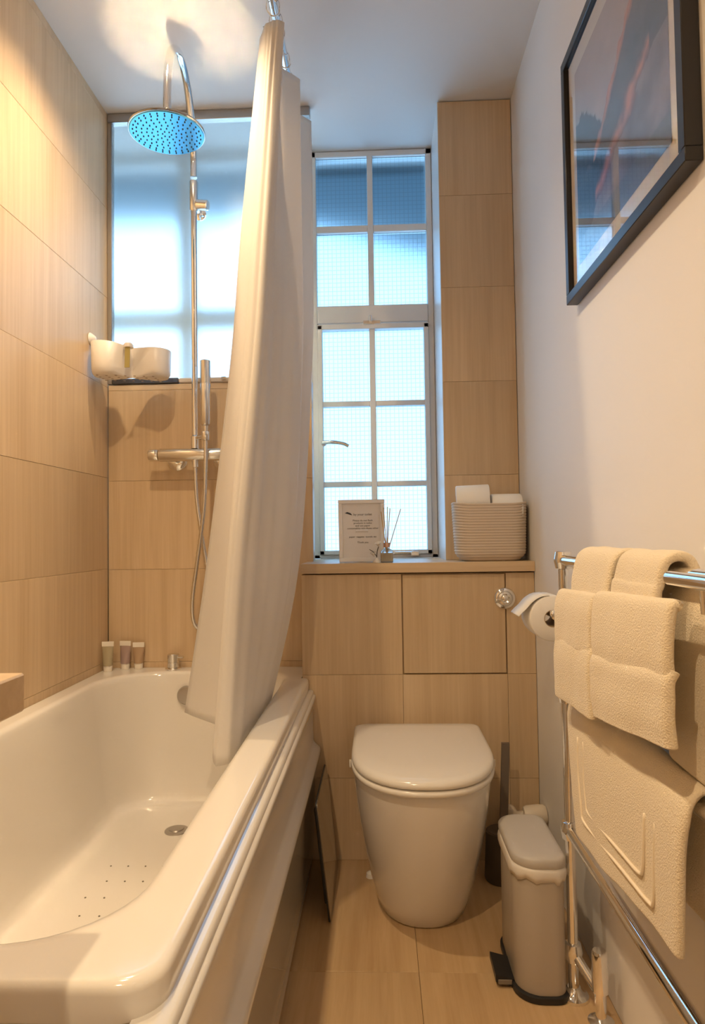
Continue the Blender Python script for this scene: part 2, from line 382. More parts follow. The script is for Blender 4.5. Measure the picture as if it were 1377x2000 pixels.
# ------------------------------------------------------------------ ceiling downlights
BULB = emit('warm_led', LAMP_COL, 25.0)
def downlight(x, y, label, s):
    t = empty('downlight', (x, y, ZC), label, 'light', 'recessed ceiling downlights')
    obj('trim_ring', lathe(B(), (x, y, ZC), (0, 0, -1), [(0, .046), (.004, .045), (.007, .041), (.007, .036), (.001, .034)], 28), M['chrome_soft'], t)
    obj('bulb', lathe(B(), (x, y, ZC-.0012), (0, 0, -1), [(0, .030), (.0015, .030)], 16), BULB, t)
    ld = bpy.data.lights.new('led_spot', 'SPOT'); ld.energy = s; ld.color = LAMP_COL; ld.spot_size = math.radians(138); ld.spot_blend = 1.0; ld.shadow_soft_size = .019
    lo = bpy.data.objects.new('led_spot', ld); COL.objects.link(lo); lo.parent = t; lo.location = (0, 0, -.036)
downlight(-.58, 1.70, 'warm recessed ceiling light straight above the shower head', LAMP_WATT['shower'])
downlight(-.50, 1.18, 'warm recessed ceiling light above the middle of the bathtub', LAMP_WATT['bath'])
downlight(-.46, .02, 'warm recessed ceiling light above the wooden vanity top', LAMP_WATT['entry'])

# ================================================================== BATHTUB
bt = empty('bathtub', (-.575, 1.46, 0), 'white acrylic bathtub with wide rim along the tiled left wall', 'bathtub')
X0, X1, Y0, Y1, ZB = XL+.001, -.223, .66, YW-.002, .55
K = 10
def inner(x0, x1, y0, y1, z, r): return rrect(x0, x1, y0, y1, r, z, K)
RO, RI = (.006, .006, .006, .045), (.13, .19, .15, .14)
rings = [rrect(X0, X1, Y0, Y1, RO, .514, K), rrect(X0, X1, Y0, Y1, RO, .517, K), rrect(X0, X1, Y0, Y1, RO, .540, K), rrect(X0, X1-.0015, Y0+.0015, Y1, RO, .5455, K),
         rrect(X0+.001, X1-.006, Y0+.006, Y1-.001, RO, .550, K), rrect(X0+.002, X1-.012, Y0+.012, Y1-.002, RO, .551, K), rrect(X0+.003, X1-.018, Y0+.018, Y1-.003, RO, .551, K),
         inner(-.888, -.284, .716, 2.200, .5505, RI), inner(-.882, -.290, .722, 2.195, .5500, RI), inner(-.874, -.298, .730, 2.189, .547, RI), inner(-.870, -.302, .736, 2.186, .541, RI),
         inner(-.867, -.305, .741, 2.182, .530, RI), inner(-.858, -.316, .775, 2.172, .46, (.13, .18, .15, .14)),
         inner(-.842, -.332, .86, 2.152, .30, (.12, .16, .14, .13)), inner(-.832, -.343, .925, 2.140, .20, (.11, .14, .13, .12)),
         inner(-.826, -.350, .945, 2.132, .170, (.10, .12, .12, .11)), inner(-.817, -.359, .958, 2.122, .158, (.10, .12, .12, .11)), inner(-.806, -.370, .970, 2.110, .1515, (.09, .11, .11, .10)),
         inner(-.792, -.384, .985, 2.095, .1500, (.085, .10, .10, .09)), inner(-.77, -.41, 1.02, 2.06, .1498, (.08, .09, .09, .08)), inner(-.65, -.53, 1.3, 1.8, .149, .03)]
for r_ in rings[:7]:
    for p in r_:
        if p.y > YP-.006 and p.x > -.246: p.x = -.246
# add a step in the straight outer edge so that the rim butts against the boxing
bm = B()
def insert(r_):
    # ring starts at corner x1y1; the last straight run goes from x1y0 back to x1y1
    return r_ + [Vector((r_[-1].x, YP-.004 if r_ in rings[:7] else r_[-1].y*.5+r_[0].y*.5, r_[-1].z)), Vector((r_[0].x, YP-.003 if r_ in rings[:7] else r_[-1].y*.45+r_[0].y*.55, r_[-1].z))]
loft(bm, [insert(r_) for r_ in rings], cap0=False)
obj('tub_shell', bm, M['acrylic'], bt, smooth=60)
prof = [(-.250, .516), (-.214, .516), (-.209, .512), (-.208, .503), (-.203, .500), (-.201, .494), (-.203, .488), (-.209, .486), (-.211, .48), (-.210, .365), (-.204, .355), (-.192, .345), (-.188, .335), (-.189, .322), (-.196, .312), (-.206, .300), (-.214, .02), (-.250, .02)]
fp = obj('front_panel', prism(B(), prof, 'Y', .612, YP-.005), M['acrylic_panel'], bt, smooth=50); fp['label'] = 'white moulded side panel with a long ledge'
obj('end_panel', box(B(), X0+.005, -.225, .672, .69, .01, .514, .002), M['acrylic_panel'], bt)
bm = B(); lathe(bm, (-.593, 1.927, .149), (0, 0, 1), [(0, .034), (.003, .033), (.005, .026), (.005, .022), (.008, .020), (.009, .001)], 28)
obj('drain', bm, M['alu'], bt)
bm = B(); lathe(bm, (-.632, 2.167, .478), (0, -1, .12), [(0, .030), (.004, .030), (.012, .026), (.014, .001)], 28)
obj('overflow_cover', bm, M['alu'], bt)
bm = B()
for i in range(9):
    for j in range(6):
        x = -.70 + j*.045 + (i % 2)*.02; y = 1.12 + i*.075
        if random.random() < .72: lathe(bm, (x, y, .1485), (0, 0, 1), [(0, .0026), (.0022, .0020)], 7)
g = obj('grip_dots', bm, mat('grey_grip_dot', (.17, .15, .12), .6), bt); g['kind'] = 'stuff'
kn = empty('bath_control_knob', (-.693, 2.226, .551), 'round chrome bath control knob on the far rim of the tub', 'knob')
bm = B(); lathe(bm, (-.693, 2.226, .5505), (0, 0, 1), [(0, .028), (.004, .028), (.006, .024)], 28); obj('base_flange', bm, M['chrome'], kn)
bm = B(); lathe(bm, (-.693, 2.226, .5565), (0, 0, 1), [(0, .0195), (.016, .0195), (.017, .0185), (.019, .0185), (.020, .0195), (.043, .0195), (.0455, .017), (.046, .001)], 28); obj('knob_body', bm, M['chrome_soft'], kn)
bm = B(); cyl(bm, (-.676, 2.22, .593), (-.655, 2.213, .593), .005, 10); obj('lever_pin', bm, M['chrome'], kn)

# three toiletry tubes
def toiletry(x, y, h, body, label, rz):
    t = empty('toiletry_tube', (x, y, .5505), label, 'toiletry tube', 'toiletry tubes on the bath corner'); t.rotation_euler.z = rz
    bm = B(); rg = []
    for k in range(7):
        s = k/6; rx = .0155*(1-s) + .0185*s; ry = .0155*(1-s)**.8 + .0012
        rg.append([Vector((rx*math.cos(a), ry*math.sin(a), .020 + s*(h-.034))) for a in [2*math.pi*i/16 for i in range(16)]])
    loft(bm, rg); obj('tube_body', bm, body, t, world=False)
    bm = B(); box(bm, -.0195, .0195, -.0022, .0022, h-.016, h, .0008); obj('crimped_end', bm, M['cap'], t, world=False)
    bm = B(); lathe(bm, (0, 0, 0), (0, 0, 1), [(0, .0125), (.001, .0135), (.019, .0145), (.021, .0135)], 20); obj('screw_cap', bm, M['cap'], t, world=False)
toiletry(-.903, 2.196, .098, mat('pale_green_tube', (.62, .55, .38), .25, trans=.4), 'small clear toiletry tube nearest the left wall on the bath rim', .12)
toiletry(-.858, 2.232, .094, mat('lilac_tube', (.60, .45, .42), .25, trans=.4), 'small toiletry tube standing between its two neighbours on the bath rim', -.1)
toiletry(-.815, 2.238, .088, mat('amber_tube', (.66, .48, .32), .25, trans=.4), 'shortest toiletry tube, closest to the chrome knob on the rim', .05)

# ================================================================== SHOWER
RX, RY = -.605, 2.19
ss = empty('shower_set', (RX, YW, 1.265), 'chrome overhead shower with round head, tall riser pipe and bar valve', 'shower')
arm = spline([(-.605, 2.19, 2.20), (-.605, 2.19, 2.275), (-.594, 2.13, 2.351), (-.584, 2.05, 2.412), (-.576, 1.965, 2.436), (-.573, 1.90, 2.424), (-.573, 1.85, 2.385), (-.573, 1.822, 2.32), (-.572, 1.808, 2.25), (-.571, 1.80, 2.165)], 7)
obj('riser_pipe', tube(B(), [(RX, RY, 1.29), (RX, RY, 2.12)], .0105, 18), M['chrome'], ss)
obj('curved_arm', tube(B(), arm, .0118, 18), M['chrome'], ss)
bm = B(); lathe(bm, (RX, RY, 2.085), (0, 0, 1), [(0, .013), (.002, .0145), (.10, .0145), (.103, .013)], 22); obj('riser_joint', bm, M['chrome_soft'], ss)
bm = B(); cyl(bm, (RX, RY, 2.105), (RX+.004, YW, 2.105), .009, 16); lathe(bm, (RX+.004, YW-.001, 2.105), (0, -1, 0), [(0, .022), (.006, .022), (.010, .014)], 22)
cyl(bm, (RX+.012, RY-.006, 2.105), (RX+.052, RY-.012, 2.098), .017, 18, .003); obj('wall_bracket', bm, M['chrome'], ss)
HC = Vector((-.571, 1.80, 2.112))
hd = obj('shower_head', lathe(B(), HC + Vector((0, 0, .0005)), (0, 0, 1), [(0, .1035), (.004, .1045), (.0075, .1035), (.0088, .1020), (.0090, .024), (.018, .020), (.030, .016), (.055, .0145)], 64), M['head_top'], ss, smooth=12)
fa = obj('spray_face', lathe(B(), HC + Vector((0, 0, .0004)), (0, 0, -1), [(0, .1015), (.002, .0995), (.0025, .001)], 64), mat('pale_blue_spray_plate', (.10, .42, .70), .18, .75), hd, smooth=35)
bm = B()
for ring_r, n in ((.012, 6), (.026, 10), (.040, 15), (.054, 20), (.068, 24), (.082, 28), (.0915, 30)):
    for i in range(n):
        a = 2*math.pi*(i/n) + ring_r*22
        lathe(bm, HC + Vector((ring_r*math.cos(a), ring_r*math.sin(a), -.0015)), (0, 0, -1), [(0, .0022), (.0022, .0018)], 7)
nz = obj('nozzles', bm, M['rubber'], hd); nz['kind'] = 'stuff'
# bar valve
vz = 1.264; vy = RY
bm = B(); lathe(bm, (-.725, vy, vz), (1, 0, 0), [(0, .020), (.002, .0215), (.245, .0215), (.247, .020)], 28); obj('bar_valve', bm, M['chrome_soft'], ss)
for x0, x1 in ((-.760, -.728), (-.475, -.443)):
    bm = B(); lathe(bm, (x0, vy, vz), (1, 0, 0), [(0, .018), (.003, .0205), (x1-x0-.002, .0205), (x1-x0, .0195)], 28); obj('control_knob', bm, M['chrome'], ss)
for x in (-.682, -.525):
    bm = B(); cyl(bm, (x, vy+.01, vz-.012), (x, YW, vz-.012), .014, 16); lathe(bm, (x, YW-.0005, vz-.012), (0, -1, 0), [(0, .034), (.010, .034), (.018, .026), (.022, .016)], 26); obj('wall_flange', bm, M['chrome'], ss)
bm = B(); lathe(bm, (RX, RY, vz+.02), (0, 0, 1), [(0, .0145), (.040, .0145), (.044, .011)], 20); obj('lower_collar', bm, M['chrome'], ss)
bm = B(); lathe(bm, (RX, vy, vz-.018), (0, 0, -1), [(0, .011), (.024, .011), (.026, .009)], 16); obj('outlet', bm, M['chrome'], ss)
bm = B(); cyl(bm, (RX+.008, RY-.008, 1.318), (-.562, 2.155, 1.318), .006, 12); lathe(bm, (-.559, 2.15, 1.305), (0, 0, 1), [(0, .012), (.002, .0135), (.026, .0145), (.028, .013)], 20); obj('handset_holder', bm, M['chrome'], ss)
# handset with hose
hs = empty('hand_shower', (-.559, 2.15, 1.333), 'slim cylindrical chrome hand shower with ribbed hose, parked beside the riser', 'hand shower')
bm = B(); lathe(bm, (-.559, 2.15, 1.3335), (0, 0, 1), [(0, .008), (.018, .0095), (.020, .0135), (.024, .0165), (.155, .0172), (.157, .0165), (.160, .0172), (.232, .0172), (.234, .015)], 26); obj('handset', bm, M['chrome_soft'], hs)
hp = spline([(-.559, 2.15, 1.3045), (-.560, 2.15, 1.22), (-.568, 2.155, 1.08), (-.592, 2.165, .92), (-.610, 2.17, .80), (-.612, 2.175, .73), (-.598, 2.178, .695), (-.575, 2.18, .70), (-.560, 2.182, .76), (-.566, 2.185, .88), (-.588, 2.188, 1.02), (-.601, 2.19, 1.12), (RX, RY, 1.222)], 16)
rad = [.0064 if i % 2 else .0072 for i in range(len(hp))]
obj('hose', tube(B(), hp, rad, 10), M['chrome_soft'], hs, smooth=80)

# soap caddy on the left wall
sc_ = empty('corner_caddy', (-.86, 2.06, 1.505), 'white plastic double-cup shower caddy stuck to the left wall', 'caddy')
def caddy_outline(grow, z):
    out = []
    c1, r1, c2, r2 = Vector((-.858, 2.105)), .056+grow, Vector((-.722, 2.140)), .050+grow
    n = 48
    for i in range(n):
        a = 2*math.pi*i/n; d = Vector((math.cos(a), math.sin(a)))
        # smooth union of the two cups seen from their common centre
        c = (c1+c2)/2; lo, hi = 0.0, .3
        for _ in range(26):
            m_ = (lo+hi)/2; p = c+d*m_
            d1, d2 = (p-c1).length-r1, (p-c2).length-r2; k = .035
            h = max(k-abs(d1-d2), 0)/k; sd = min(d1, d2)-h*h*k*.25
            if sd < 0: lo = m_
            else: hi = m_
        out.append(Vector((c.x+d.x*lo, c.y+d.y*lo, z)))
    return out
def slope(p, top):  # rim is a little higher on the wall side
    return Vector((p.x, p.y, p.z + (max(0, -.72-p.x)*.10 if top else 0)))
bm = B()
cr = [caddy_outline(-.020, 1.508), caddy_outline(-.008, 1.511), caddy_outline(-.002, 1.520), caddy_outline(0, 1.535), [slope(p, 1) for p in caddy_outline(.002, 1.598)], [slope(p, 1) for p in caddy_outline(.0, 1.600)], [slope(p, 1) for p in caddy_outline(-.003, 1.598)], caddy_outline(-.006, 1.53), caddy_outline(-.012, 1.516), caddy_outline(-.025, 1.513)]
loft(bm, cr); obj('cup_tray', bm, M['plastic_white'], sc_, smooth=60)
bm = B()
for i in range(7):
    for j in range(4):
        lathe(bm, (-.885+i*.028, 2.070+j*.024+i*.006, 1.5085), (0, 0, -1), [(0, .004), (.0012, .004)], 8)
g = obj('drain_holes', bm, mat('shaded_drain_hole', (.42, .33, .27), .6), sc_); g['kind'] = 'stuff'
bm = B(); prism(bm, [(-.796, 1.53), (-.780, 1.53), (-.778, 1.602), (-.794, 1.602)], 'Y', 2.068, 2.071); o = obj('clip_strip', bm, M['strip'], sc_); o['label'] = 'olive yellow strip between the two cups'
bm = B(); lathe(bm, (-.787, 2.078, 1.595), (0, 0, 1), [(0, .016), (.008, .016), (.015, .011), (.017, .001)], 20); obj('clip_button', bm, M['plastic_white'], sc_)
bm = B(); lathe(bm, (XL+.001, 2.12, 1.640), (1, 0, 0), [(0, .020), (.006, .016), (.016, .008), (.018, .001)], 20); box(bm, XL+.006, XL+.014, 2.11, 2.13, 1.60, 1.645, .002); obj('suction_mount', bm, M['plastic_white'], sc_)

# ================================================================== SHOWER CURTAIN AND RAIL
cr_ = empty('curtain_rail', (-.255, 1.4, 2.385), 'chrome shower curtain rail running below the ceiling', 'curtain rail')
obj('rail_tube', tube(B(), [(-.255, .30, 2.385), (-.255, 2.22, 2.385)], .0125, 16), M['chrome'], cr_)
for y in (.6, 1.62):
    bm = B(); cyl(bm, (-.255, y, 2.39), (-.255, y, ZC), .006, 12); lathe(bm, (-.255, y, ZC-.0005), (0, 0, -1), [(0, .024), (.005, .022), (.008, .008)], 20); obj('ceiling_bracket', bm, M['chrome'], cr_)
cu = empty('shower_curtain', (-.30, 1.8, .5), 'white shower curtain drawn to the far end and tucked inside the bath', 'curtain')
ROWS = [  # fold lines down the cloth: five heights each
 [(-.255, 1.80, 2.335), (-.300, 1.80, 1.81), (-.330, 1.84, 1.47), (-.420, 1.90, .92), (-.470, 1.96, .52)],
 [(-.299, 1.745, 2.33), (-.359, 1.76, 1.813), (-.395, 1.78, 1.472), (-.475, 1.82, .918), (-.546, 1.85, .505)],
 [(-.275, 1.70, 2.335), (-.305, 1.69, 1.775), (-.330, 1.69, 1.444), (-.382, 1.70, .923), (-.420, 1.72, .505)],
 [(-.262, 1.695, 2.335), (-.302, 1.635, 1.747), (-.322, 1.60, 1.417), (-.356, 1.555, .928), (-.385, 1.52, .492)],
 [(-.254, 1.69, 2.335), (-.284, 1.605, 1.74), (-.300, 1.56, 1.41), (-.338, 1.50, .928), (-.364, 1.465, .488)],
 [(-.240, 1.69, 2.335), (-.263, 1.60, 1.736), (-.278, 1.555, 1.41), (-.316, 1.505, .929), (-.338, 1.47, .492)],
 [(-.226, 1.70, 2.335), (-.251, 1.64, 1.754), (-.267, 1.60, 1.421), (-.298, 1.555, .927), (-.324, 1.525, .50)],
 [(-.262, 1.80, 2.335), (-.262, 1.73, 1.80), (-.262, 1.68, 1.44), (-.286, 1.63, .92), (-.326, 1.60, .50)],
 [(-.256, 1.87, 2.335), (-.240, 1.80, 1.828), (-.238, 1.76, 1.463), (-.262, 1.71, .92), (-.324, 1.66, .50)],
 [(-.211, 1.92, 2.335), (-.206, 1.88, 1.864), (-.207, 1.85, 1.486), (-.238, 1.80, .916), (-.318, 1.75, .50)],
 [(-.235, 1.99, 2.335), (-.222, 1.95, 1.90), (-.220, 1.91, 1.50), (-.248, 1.86, .913), (-.324, 1.80, .50)],
 [(-.262, 2.05, 2.335), (-.240, 2.02, 1.92), (-.232, 1.97, 1.52), (-.256, 1.90, .911), (-.326, 1.84, .50)],
 [(-.198, 2.12, 2.335), (-.194, 2.10, 1.965), (-.195, 2.05, 1.539), (-.236, 1.98, .908), (-.318, 1.90, .50)],
 [(-.235, 2.18, 2.335), (-.225, 2.15, 1.97), (-.222, 2.11, 1.54), (-.262, 2.05, .908), (-.326, 1.96, .50)]]
NV, KU = 44, 7
def bez(pts, t):  # catmull through the five heights
    P = [Vector(p) for p in pts]; n = len(P)-1; s = min(t*n, n-1e-6); i = int(s); f = s-i
    a = P[max(i-1, 0)]; b = P[i]; c = P[i+1]; d = P[min(i+2, n)]
    return .5*((2*b)+(c-a)*f+(2*a-5*b+4*c-d)*f*f+(3*b-a-3*c+d)*f**3)
cloth = []
for v in range(NV+1):
    t = v/NV
    ctl = [bez(r, t) for r in ROWS]; line = spline(ctl, KU)
    for q in range(len(line)):   # crisp pleats: pull the smooth curve towards the folded polyline
        k_, f_ = divmod(q, KU); a_ = ctl[min(k_, len(ctl)-1)]; b_ = ctl[min(k_+1, len(ctl)-1)]
        line[q] = line[q].lerp(a_.lerp(b_, f_/KU), .88)
    for i, p in enumerate(line):
        s = i/len(line)
        wv = .0025*math.sin(s*80+t*2)*(.3+.7*math.sin(t*math.pi))
        p.x += wv; p.y += wv*.6
        if t > .97: p.z += .0
    cloth.append(line)
bm = B(); V = [[bm.verts.new(p) for p in l] for l in cloth]
for a, b in zip(V, V[1:]):
    for i in range(len(a)-1): bm.faces.new((a[i], a[i+1], b[i+1], b[i]))
co = obj('cloth', bm, M['curtain'], cu, smooth=180)
sd = co.modifiers.new('thickness', 'SOLIDIFY'); sd.thickness = .0012; sd.offset = 0
# heading tape: pleat strip along the top
bm = B()
top = [[p + Vector((0, 0, 0)) for p in cloth[0]], [p for p in cloth[1]]]
for k, idx in enumerate((8, 30, 48, 58, 68, 78)):
    p = cloth[0][min(idx, len(cloth[0])-1)]
    bm = B(); c = Vector((-.255, p.y, 2.372)); pts = []
    for q in range(21):
        a = 2*math.pi*q/20; pts.append(c + Vector((.018*math.sin(a), 0, .026*math.cos(a))))
    pts = [Vector((x.x + (p.x+.255)*(.5 if x.z < 2.36 else 0), x.y, x.z)) for x in pts]
    tube(bm, pts, .0016, 8)
    rg = obj('curtain_ring', bm, M['chrome'], cu)

# ================================================================== TOILET
TX, TB = .103, YP-.001
tl = empty('toilet', (TX, TB-.27, 0), 'white back-to-wall toilet with closed lid in front of the boxing', 'toilet')
def dshape(w, L, z, back=0.0, rb=.02, n_side=5, n_front=22, fr=.52):
    """D outline: back at TB-back, front at TB-L; fr: share of length taken by the rounded front"""
    yb, yf = TB-back, TB-L; a = w/2; ln = yb-yf; ys = yf+ln*fr; out = []
    for i in range(4): t = math.pi/2*i/3; out.append((TX-a+rb*(1-math.sin(t)), yb-rb+rb*math.cos(t)))
    for i in range(1, n_side): out.append((TX-a, yb-rb+(ys-(yb-rb))*i/n_side))
    for i in range(n_front+1):
        t = math.pi*i/n_front
        cx, sn = math.cos(t), math.sin(t)
        e = .88
        out.append((TX-a*math.copysign(abs(cx)**e, cx), ys-(ys-yf)*sn**e))
    for i in range(n_side-1, 0, -1): out.append((TX+a, yb-rb+(ys-(yb-rb))*i/n_side))
    for i in range(3, -1, -1): t = math.pi/2*i/3; out.append((TX+a-rb*(1-math.sin(t)), yb-rb+rb*math.cos(t)))
    return [Vector((x, y, z)) for x, y in out]
body = [(.238, .350, 0), (.244, .356, .004), (.262, .380, .04), (.284, .408, .09), (.306, .436, .15), (.326, .462, .21), (.342, .484, .27), (.353, .499, .32), (.359, .508, .36), (.360, .511, .378), (.354, .506, .386)]
obj('pan', loft(B(), [dshape(w_, L_, z_) for w_, L_, z_ in body]), M['ceramic'], tl, smooth=60)
obj('seat_ring', loft(B(), [dshape(.360, .522, .3875, .05), dshape(.368, .530, .390, .045), dshape(.370, .532, .396, .045), dshape(.368, .530, .4015, .045), dshape(.360, .522, .404, .05)]), M['seat'], tl, smooth=60)
obj('lid', loft(B(), [dshape(.358, .520, .4055, .05), dshape(.366, .528, .4075, .045), dshape(.368, .530, .412, .045), dshape(.367, .529, .418, .045), dshape(.360, .522, .4245, .052, .025), dshape(.344, .505, .428, .062, .03), dshape(.28, .43, .4305, .10, .03), dshape(.12, .30, .4315, .18, .03)]), M['seat'], tl, smooth=60)
for s in (-1, 1):
    bm = B(); lathe(bm, (TX+s*.187, TB-.30, .394), (0, 0, -1), [(-.008, .0), (-.007, .003), (.008, .003), (.012, .002), (.013, .0)], 12); obj('seat_buffer', bm, M['seat'], tl)
bm = B(); lathe(bm, (TX-.142, TB-.10, .0005), (0, 0, 1), [(0, .014), (.012, .012), (.016, .006), (.017, .001)], 16); obj('floor_fixing_cap', bm, M['seat'], tl)
# flush button
fb = empty('flush_button', (.381, YP, .79), 'round chrome dual flush button on the tiled boxing', 'flush button')
bm = B(); lathe(bm, (.381, YP-.0005, .79), (0, -1, 0), [(0, .034), (.004, .034), (.010, .030), (.012, .024), (.010, .022)], 32); obj('outer_ring', bm, M['chrome'], fb)
bm = B(); lathe(bm, (.381, YP-.010, .79), (0, -1, 0), [(0, .021), (.004, .020), (.006, .014), (.003, .010), (.005, .006), (.006, .001)], 28); obj('push_plate', bm, M['chrome_soft'], fb)

# bathroom scale leaning on the bath panel
bs = empty('bathroom_scale', (-.14, 1.9, 0), 'flat square glass bathroom scale leaning upright against the bath panel', 'scale')
_bx, _tx, zt = -.140, -.172, .302
def lean(bm):  # shear to the lean
    for v in bm.verts: v.co.x += _bx + (_tx-_bx)*v.co.z/zt
    return bm
bm = B(); loft(bm, [[(x, y, z) for y, z in [(p.x, p.y) for p in rrect(1.735, 2.035, .001, zt, .012, 0, 4)]] for x in (-.003, .003)])
obj('glass_plate', lean(bm), mat('smoky_mirror_glass', (.30, .27, .24), .05, .85), bs, smooth=30)
bm = B(); box(bm, -.012, -.0035, 1.77, 2.0, .03, zt-.03, .002); obj('sensor_body', lean(bm), M['black_plastic'], bs)
bm = B(); loft(bm, [[(x, y, z) for y, z in [(p.x, p.y) for p in rrect(1.7335, 2.0365, .0005, zt+.001, .012, 0, 4)]] for x in (-.0028, .0008)])
obj('edge_band', lean(bm), M['black_plastic'], bs, smooth=30)

# ================================================================== SHELF THINGS
# basket
bk = empty('rope_basket', (.352, 2.155, ZS), 'beige coiled rope basket on the ledge at the right wall', 'basket')
def bring(t, off):
    z = ZS+.001+.176*t + .004*t*0
    e = math.sin(min(1, t/.16)*math.pi/2)
    hw = .090+.020*e + .007*t; hd = .050+.012*e+.004*t
    cx = .355 - .002*t
    r = rrect(cx-hw-off, cx+hw*.97+off, 2.155-hd-off, 2.155+hd+off, min(.045, hd-.004), z, 8)
    for p in r:
        d = abs(p.x-cx)/hw; p.z += .010*t*d*d
    return r
nc = 21; rg = []
for i in range(nc*4+1):
    t = i/(nc*4); off = .0020*abs(math.sin(math.pi*nc*t))-.0010
    rg.append(bring(t, off))
rg += [bring(1, -.006), bring(.92, -.007), bring(.15, -.007)]
obj('coiled_body', loft(B(), rg), mat('beige_cotton_rope', (.62, .53, .44), .9, spec=.15, bump=(700, .5, .0015)), bk, smooth=80)
def paper_roll(name, c, d, L, R, label, group):
    o = empty(name, c, label, 'toilet roll', group)
    d = Vector(d).normalized(); c = Vector(c)
    bm = B(); pr_ = [(-L/2, .021), (-L/2, R-.003), (-L/2+.003, R), (L/2-.003, R), (L/2, R-.003), (L/2, .021), (-L/2, .021)]
    loft(bm, [circ(c+d*t, d, r, 36) for t, r in pr_], False, False); obj('paper', bm, M['paper'], o, smooth=50)
    bm = B(); loft(bm, [circ(c+d*t, d, r, 24) for t, r in ((-L/2, .0209), (L/2, .0209), (L/2, .0195), (-L/2, .0195), (-L/2, .0209))], False, False); obj('core', bm, M['card'], o)
    return o
paper_roll('toilet_roll', (.302, 2.152, 1.092), (1, -.10, .03), .105, .052, 'spare toilet roll lying higher at the window end of the rope basket', 'spare toilet rolls in the basket')
paper_roll('toilet_roll', (.4055, 2.150, 1.062), (1, -.04, 0), .096, .052, 'spare toilet roll lying lower at the wall end of the rope basket', 'spare toilet rolls in the basket')

# framed notice
fn = empty('framed_notice', (-.055, 2.17, ZS), 'small white framed notice with printed lines standing on the ledge', 'framed notice')
nx0, nx1, nz0, nz1, ny = -.128, .016, ZS+.001, ZS+.203, 2.155
def leanp(bm):
    for v in bm.verts:
        h = (v.co.z-nz0); v.co.y += h*.14; v.co.x += (v.co.x+.055)*.055*h/.2
    return bm
def fr_bar(a, b, c, d): return leanp(box(B(), a, b, ny-.006, ny+.008, c, d, .0015))
for q in ((nx0, nx1, nz1-.013, nz1), (nx0, nx1, nz0, nz0+.013), (nx0, nx0+.013, nz0+.013, nz1-.013), (nx1-.013, nx1, nz0+.013, nz1-.013)):
    obj('frame_bar', fr_bar(*q), M['sign_frame'], fn)
obj('card', leanp(box(B(), nx0+.012, nx1-.012, ny+.001, ny+.005, nz0+.012, nz1-.012)), M['print_white'], fn)
obj('stand', prism(B(), [(ny+.01, nz0+.10), (ny+.075, nz0), (ny+.080, nz0), (ny+.036, nz0+.12)], 'X', -.075, -.035), M['sign_frame'], fn)
def lettering(name, text, x, z, size, parent, extr=.0002):
    cd = bpy.data.curves.new(name, 'FONT'); cd.body = text; cd.size = size; cd.align_x = 'CENTER'; cd.extrude = extr; cd.resolution_u = 2
    to = bpy.data.objects.new(name, cd); COL.objects.link(to)
    dg = bpy.context.evaluated_depsgraph_get(); me = bpy.data.meshes.new_from_object(to.evaluated_get(dg))
    bpy.data.objects.remove(to); bm = B(); bm.from_mesh(me)
    for v in bm.verts: v.co = Vector((x+v.co.x, ny+.0007-v.co.z, z+v.co.y))
    return obj(name, leanp(bm), M['ink'], parent, smooth=0)
cxn = -.052
lettering('notice_title', 'by your toilet', cxn, nz0+.150, .0105, fn)
for k, (tx, zz) in enumerate((('Please do not flush', .131), ('products in toilet', .1225), ('and use paper', .114), ('consumables into these other', .1055), ('tissues', .097), ('paper  nappies  towels etc', .078), ('Thank you', .060))):
    lettering('notice_line', tx, cxn, nz0+zz, .0082, fn)
bm = B(); loft(bm, [[(x, ny+.0004, z) for x, z in ((-.108, nz0+.158), (-.100, nz0+.162), (-.090, nz0+.158), (-.084, nz0+.151), (-.092, nz0+.153), (-.101, nz0+.156))], [(x, ny+.0009, z) for x, z in ((-.108, nz0+.158), (-.100, nz0+.162), (-.090, nz0+.158), (-.084, nz0+.151), (-.092, nz0+.153), (-.101, nz0+.156))]])
obj('leaf_motif', leanp(bm), M['ink'], fn)

# reed diffuser and little flower
rd = empty('reed_diffuser', (.022, 2.105, ZS), 'small glass reed diffuser with thin wooden reeds in front of the notice', 'diffuser')
dx, dy = .024, 2.105
bm = B(); loft(bm, [rrect(dx-a, dx+a, dy-a, dy+a, .006, ZS+z) for z, a in ((.001, .017), (.003, .0195), (.034, .0195), (.040, .016), (.044, .009), (.060, .009), (.062, .010))]); obj('bottle', bm, M['glass_clear'], rd, smooth=50)
bm = B(); loft(bm, [rrect(dx-a, dx+a, dy-a, dy+a, .005, ZS+z) for z, a in ((.004, .0165), (.030, .0165))]); obj('scented_oil', bm, M['oil'], rd)
bm = B(); lathe(bm, (dx, dy, ZS+.048), (0, 0, 1), [(0, .0105), (.014, .0105)], 16); obj('neck_collar', bm, mat('copper_collar', (.62, .40, .30), .3, .8), rd)
for tx_, ty_, hh in ((-.016, .004, .16), (-.008, -.004, .172), (.004, .006, .175), (.012, 0, .17), (.046, .006, .168)):
    bm = B(); tube(bm, [(dx-tx_*.12, dy-ty_*.1, ZS+.006), (dx+tx_, dy+ty_, ZS+hh)], .0015, 7); obj('reed', bm, M['reed'], rd)
fo = empty('flower_ornament', (-.006, 2.085, ZS), 'tiny white lily ornament with dark stem beside the reed diffuser', 'ornament')
bm = B(); lathe(bm, (-.008, 2.085, ZS+.0005), (0, 0, 1), [(0, .012), (.004, .012), (.012, .006), (.016, .003)], 18); obj('foot', bm, M['ceramic'], fo)
